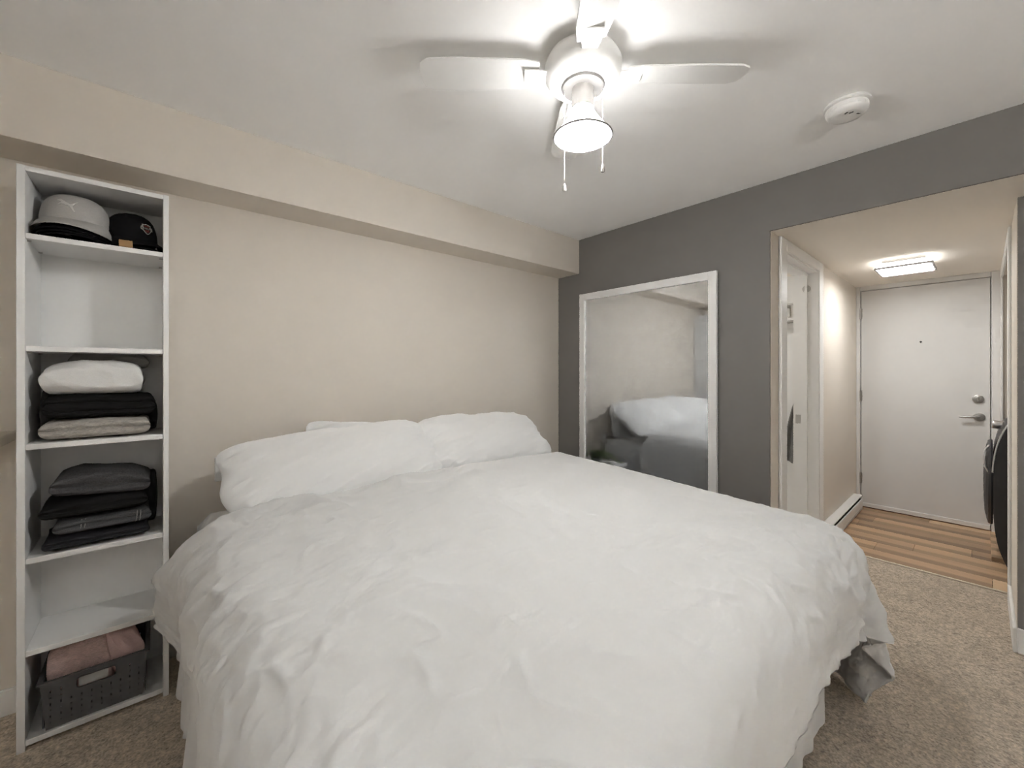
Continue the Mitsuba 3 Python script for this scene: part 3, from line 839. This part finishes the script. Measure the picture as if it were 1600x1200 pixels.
put(bk + '__front_wall', poly(basket_wall(bw1 - bw0, bhh, True), .0035, basis(((bw0 + bw1) / 2, by0, zb), (1, 0, 0), (0, 0, 1), (0, -1, 0))), 'm_basket')
put(bk + '__back_wall', poly(basket_wall(bw1 - bw0, bhh, True), .0035, basis(((bw0 + bw1) / 2, by1, zb), (1, 0, 0), (0, 0, 1), (0, -1, 0))), 'm_basket')
put(bk + '__side_wall', poly(basket_wall(by1 - by0, bhh, False), .0035, basis((bw0 + .004, (by0 + by1) / 2, zb), (0, 1, 0), (0, 0, 1), (1, 0, 0))), 'm_basket')
put(bk + '__side_wall', poly(basket_wall(by1 - by0, bhh, False), .0035, basis((bw1 - .008, (by0 + by1) / 2, zb), (0, 1, 0), (0, 0, 1), (1, 0, 0))), 'm_basket')
put(bk + '__bottom', bx(bw0 + .014, bw1 - .014, by0, by1, zb, zb + .003), 'm_basket')
ro = sbox(bw0 - .004, by0 - .008, bw1 + .004, by1 + .004).buffer(.004, 3)
ri = sbox(bw0 + .004, by0 + .001, bw1 - .004, by1 - .004)
put(bk + '__rim', poly(ro.difference(ri), .007, basis((0, 0, zb + bhh - .002), (1, 0, 0), (0, 1, 0), (0, 0, 1))), 'm_basket')
sl = sbox(-.042, bhh - .045, .042, bhh - .026)
put(bk + '__handle_grip', bx((bw0 + bw1) / 2 - .046, (bw0 + bw1) / 2 + .030, by0 + .002, by0 + .004, zb + bhh - .052, zb + bhh - .019), 'm_grip' if 'm_grip' in scene else mat('grip', (.40, .40, .385), .5, .3))
put(bk + '__handle_rim', poly(sl.buffer(.012, 5).difference(sl.buffer(.009, 5)), .003, basis(((bw0 + bw1) / 2, by0 - .0034, zb), (1, 0, 0), (0, 0, 1), (0, -1, 0))), 'm_basket')
garment('knitted_sweater', 'pink knitted sweater rolled up in the grey basket', 'knit_pink', .165, .16, .20, 1, 55, (-.188, 2.268, zb + .055), -4, .01, 1.2, -8, ct='sweater')
garment('fleece_jumper', 'dusty pink fleece jumper bunched at the right of the grey basket', 'fleece_pink', .10, .16, .165, 1, 59, (-.082, 2.285, zb + .085), 12, .01, 2.2, -12, ct='jumper')

# ------------------------------------------------------------------ caps on the top shelf
cloth_mat('cap_grey', (.42, .41, .395), .12)
cloth_mat('cap_black', (.005, .005, .0055), .4)
cloth_mat('cap_mesh', (.20, .195, .19), .9, 900)
cloth_mat('cap_band', (.30, .29, .28), .3)
mat('emblem_white', (.62, .61, .59), .6, .2)
mat('emblem_orange', (.20, .045, .04), .6, .2)
mat('patch_leather', (.30, .185, .09), .7, .2)


def cap(key, label, m_crown, m_back, m_brim, at, yaw, sc=1.0, tilt=0., hgt=.115, group=None, rx=.083, droop=.030):
    """the cap faces its own -y; the crown is six panels round a button, the brim a curved sheet"""
    M = trimesh.transformations.translation_matrix(at) @ trimesh.transformations.euler_matrix(math.radians(tilt), 0, math.radians(yaw)) @ trimesh.transformations.scale_matrix(sc)
    tag(key, label, 'cap', group)

    def surf(a, e):
        ca, sa, ce, se = np.cos(a), np.sin(a), np.cos(e), np.sin(e)
        r = 1 - .012 * np.exp(-(((a * 3 / np.pi) - np.round(a * 3 / np.pi)) / .05) ** 2) * ce
        x = rx * r * np.sign(ca * ce) * np.abs(ca) * ce ** .55
        y = .096 * r * sa * ce ** .55
        z = hgt * se ** .9 * (1 + .05 * (-sa) * ce)
        return np.stack([x, y, z], -1)

    def patch(a0, a1, na, mt, nm):
        A, Ee = np.meshgrid(np.linspace(a0, a1, na), np.linspace(0.001, np.pi / 2 - .001, 26), indexing='ij')
        g = shell(surf(A, Ee), .0025)
        g.apply_transform(M)
        put(key + '__' + nm, g, mt, 50)

    patch(np.pi * 1.0, np.pi * 2.0, 60, m_crown, 'front_panel')
    patch(0.0, np.pi, 60, m_back, 'back_panel')
    b = trimesh.creation.icosphere(2, .006); b.apply_scale((1, 1, .6)); b.apply_translation((0, 0, hgt + .001)); b.apply_transform(M)
    put(key + '__button', b, m_crown, True)
    A, Q = np.meshgrid(np.linspace(np.pi * 1.10, np.pi * 1.90, 40), np.linspace(0, 1, 14), indexing='ij')
    r0 = surf(A, A * 0 + .001)
    out = np.stack([np.cos(A) * .020 * Q, -.068 * Q * np.abs(np.sin((A - np.pi * 1.10) / .8)) ** .55 - 0 * A, A * 0], -1)
    Bm = r0 + out
    Bm[..., 2] = .004 - 1.2 * Bm[..., 0] ** 2 * Q - droop * Q ** 1.15
    g = shell(Bm, .0035); g.apply_transform(M)
    put(key + '__brim', g, m_brim, 50)
    return M, surf


def emblem(key, nm, polys, M, surf, a_c, e_c, size, mt, lift):
    """flat shapes (in units of size) laid on the crown round azimuth a_c and height angle e_c"""
    ms = []
    for p in polys:
        g = trimesh.creation.extrude_polygon(p, .12, engine='earcut')
        g = g.subdivide_to_size(.12) if hasattr(g, 'subdivide_to_size') else g
        v = np.array(g.vertices)
        P = surf(a_c + v[:, 0] * size / .09, np.clip(e_c + v[:, 1] * size / hg_, .01, 1.5))
        Pn = P / np.linalg.norm(P, axis=1, keepdims=True)
        g.vertices = P + Pn * (lift + v[:, 2:3] * .012)
        g.apply_transform(M)
        ms.append(g)
    put(key + '__' + nm, cat(*ms), mt)


hg_ = .115
za = SH['a'] + .002
GC = 'caps stacked on the top shelf'
# stack of dark caps under the grey one
for i in range(3):
    k = 'baseball_cap' if i == 0 else 'baseball_cap_%03d' % i
    cap(k, ('black cap at the bottom of the stack under the light grey cap', 'black cap second from the bottom of the stack under the light grey cap', 'black cap with pale mesh back directly under the light grey cap')[i],
        'm_cap_black', ('m_cap_black', 'm_cap_black', 'm_cap_mesh')[i], 'm_cap_black', (-.232 + .003 * i, 2.292, za + .034 + .013 * i), (4, -3, -8)[i], 1.0, 0., .085, GC, .088, (.026, .031, .034)[i])
k = 'baseball_cap_003'
Mx, sf = cap(k, 'light grey cap with a leaping cat emblem on top of the left stack', 'm_cap_grey', 'm_cap_mesh', 'm_cap_grey', (-.226, 2.290, za + .078), -10, 1.0, 0., .108, GC, .096, .036)
cat_shape = Polygon([(-.62, .34), (-.50, .44), (-.40, .46), (-.30, .36), (-.12, .22), (.10, .02), (.22, -.02), (.34, .10), (.52, .30), (.60, .30), (.46, .10), (.34, -.08), (.30, -.16), (.36, -.42), (.44, -.62), (.38, -.64),
                     (.26, -.40), (.14, -.20), (-.02, -.14), (-.18, -.04), (-.30, -.06), (-.44, -.12), (-.52, -.08), (-.36, .06), (-.34, .16), (-.48, .24), (-.60, .26)])
emblem(k, 'emblem', [cat_shape], Mx, sf, np.pi * 1.5, .50, .046, 'm_emblem_white', .0022)
k = 'baseball_cap_004'
Mx, sf = cap(k, 'black cap with a pale shield emblem at the right of the top shelf', 'm_cap_black', 'm_cap_black', 'm_cap_black', (-.074, 2.305, za + .052), 30, .94, 0., .118, GC, .084, .034)
sh = Polygon([(-.5, .5), (-.22, .5), (0, .62), (.22, .5), (.5, .5), (.42, .12), (.46, -.2), (.2, -.5), (0, -.64), (-.2, -.5), (-.46, -.2), (-.42, .12)])
bar = sbox(-.66, -.12, .66, .2)
EC, ES, EA = .40, .036, np.pi * 1.5 + .10
emblem(k, 'emblem', [sh.union(bar).buffer(.05).difference(sh.union(bar).buffer(-.05))], Mx, sf, EA, EC, ES, 'm_emblem_white', .0022)
emblem(k, 'emblem_centre', [Polygon([(-.28, -.16), (.28, -.16), (.16, -.42), (0, -.5), (-.16, -.42)]), Polygon([(-.3, .24), (.3, .24), (.26, .42), (-.26, .42)])], Mx, sf, EA, EC, ES, 'm_emblem_orange', .0022)
tm = meshkit.text_mesh('HARLEY', .2, .02, bold=True)
wv = np.array(tm.vertices); cxw = (wv[:, 0].min() + wv[:, 0].max()) / 2
wv[:, 0] = (wv[:, 0] - cxw) * 1.05 / (wv[:, 0].max() - wv[:, 0].min()); wv[:, 1] = wv[:, 1] * .9 - .05
P = sf(EA + wv[:, 0] * ES / .09, np.clip(EC + wv[:, 1] * ES / hg_, .01, 1.5))
tm.vertices = P + P / np.linalg.norm(P, axis=1, keepdims=True) * (.0026 + wv[:, 2:3] * .03)
tm.apply_transform(Mx)
put(k + '__emblem_lettering', tm, 'm_emblem_white')
put('cap_label_patch', bx(-.103, -.064, 2.150, 2.154, za, za + .026, .001), 'm_patch_leather')
tag('cap_label_patch', 'small brown leather patch tag standing at the front of the top shelf', 'tag')
for i in range(1):
    k = 'baseball_cap_005'
    cap(k, 'black cap lying under the black shield cap on the top shelf', 'm_cap_black', 'm_cap_black', 'm_cap_black', (-.076, 2.305, za + .030), 24, .92, 0., .09, GC, .08, .028)

# ------------------------------------------------------------------ nightstand and plant, seen in the mirror
ns = 'nightstand'
tag(ns, 'white nightstand in the corner between the bed and the dark grey wall', 'nightstand')
put(ns + '__top', bx(2.19, 2.58, 1.98, 2.39, .49, .51, .003), 'm_white')
put(ns + '__body', bx(2.205, 2.565, 2.0, 2.385, .12, .489, .002), 'm_white')
for i, z in enumerate((.13, .31)):
    dk = put(ns + '__drawer', bx(2.21, 2.56, 1.984, 1.999, z, z + .17, .003), 'm_white')
    put(dk + '__knob', disc((2.385, 1.984, z + .09), (0, -1, 0), .012, .02), 'm_nickel', 40)
for x in (2.22, 2.55):
    for y in (2.02, 2.37):
        put(ns + '__leg', lathe([(.0, .001), (.012, .001), (.018, .1195), (.0, .1195)], 14, (x, y, 0)), 'm_white', 40)
pp = 'potted_plant'
tag(pp, 'trailing green plant in a small black pot on the white nightstand', 'plant')
px, py, pz = 2.40, 2.17, .511
put(pp + '__pot', lathe([(.0, pz), (.034, pz), (.045, pz + .075), (.047, pz + .085), (.042, pz + .085), (.038, pz + .07), (.0, pz + .07)], 32, (px, py, 0)), 'm_black', 40)
put(pp + '__soil', lathe([(.0, pz + .074), (.039, pz + .074), (.039, pz + .0705)][::-1], 24, (px, py, 0)), 'm_gap')
scene['m_leaf'] = {'type': 'principledthin', 'base_color': rgb((.085, .12, .055)), 'roughness': .5, 'diff_trans': .5, 'spec_trans': 0.0}
scene['m_leaf_pale'] = {'type': 'principledthin', 'base_color': rgb((.17, .20, .12)), 'roughness': .5, 'diff_trans': .5, 'spec_trans': 0.0}
mat('stem', (.09, .10, .045), .7, .2)
lr = np.random.default_rng(21)
lf = Polygon([(0, 0), (.012, .006), (.02, .005), (.032, 0), (.02, -.005), (.012, -.006)])
leaf0 = trimesh.creation.extrude_polygon(Polygon([(0, 0), (.008, .008), (.018, .010), (.030, 0), (.018, -.010), (.008, -.008)]), .0006, engine='earcut')
ends = [(.16, -.20, .00), (.10, -.27, -.03), (-.02, -.24, .02), (.15, -.08, .03), (-.12, -.1, .02), (.05, .1, .04), (-.10, .06, .04), (.12, .02, .05), (.02, -.14, .05), (.19, -.27, -.10)]
for ex, ey, ez in ends:
    tt_ = np.linspace(0, 1, 14)
    ctr = np.stack([px + ex * tt_, py + ey * tt_, pz + .075 + (.035 * np.sin(np.pi * np.minimum(tt_ * 1.2, 1)) + (ez - .06) * tt_ ** 1.5)], -1)
    ctr[:, 2] = np.maximum(ctr[:, 2], np.where((ctr[:, 0] < 2.58) & (ctr[:, 1] > 1.98), .516, .3))
    vk = put(pp + '__vine', tube(ctr, .0018, 6), 'm_stem')
    for i in range(2, 14):
        for sd_ in (-1, 1):
            g = leaf0.copy()
            g.apply_scale(lr.uniform(.7, 1.15))
            d_ = ctr[min(i, 13)] - ctr[i - 1]
            yaw_ = math.atan2(d_[1], d_[0]) + sd_ * lr.uniform(.5, 1.3)
            g.apply_transform(trimesh.transformations.euler_matrix(lr.uniform(-.5, .5), lr.uniform(-.7, .25), yaw_))
            g.apply_translation(ctr[min(i, 13)])
            put(vk + '__leaf', g, 'm_leaf' if lr.random() < .6 else 'm_leaf_pale')
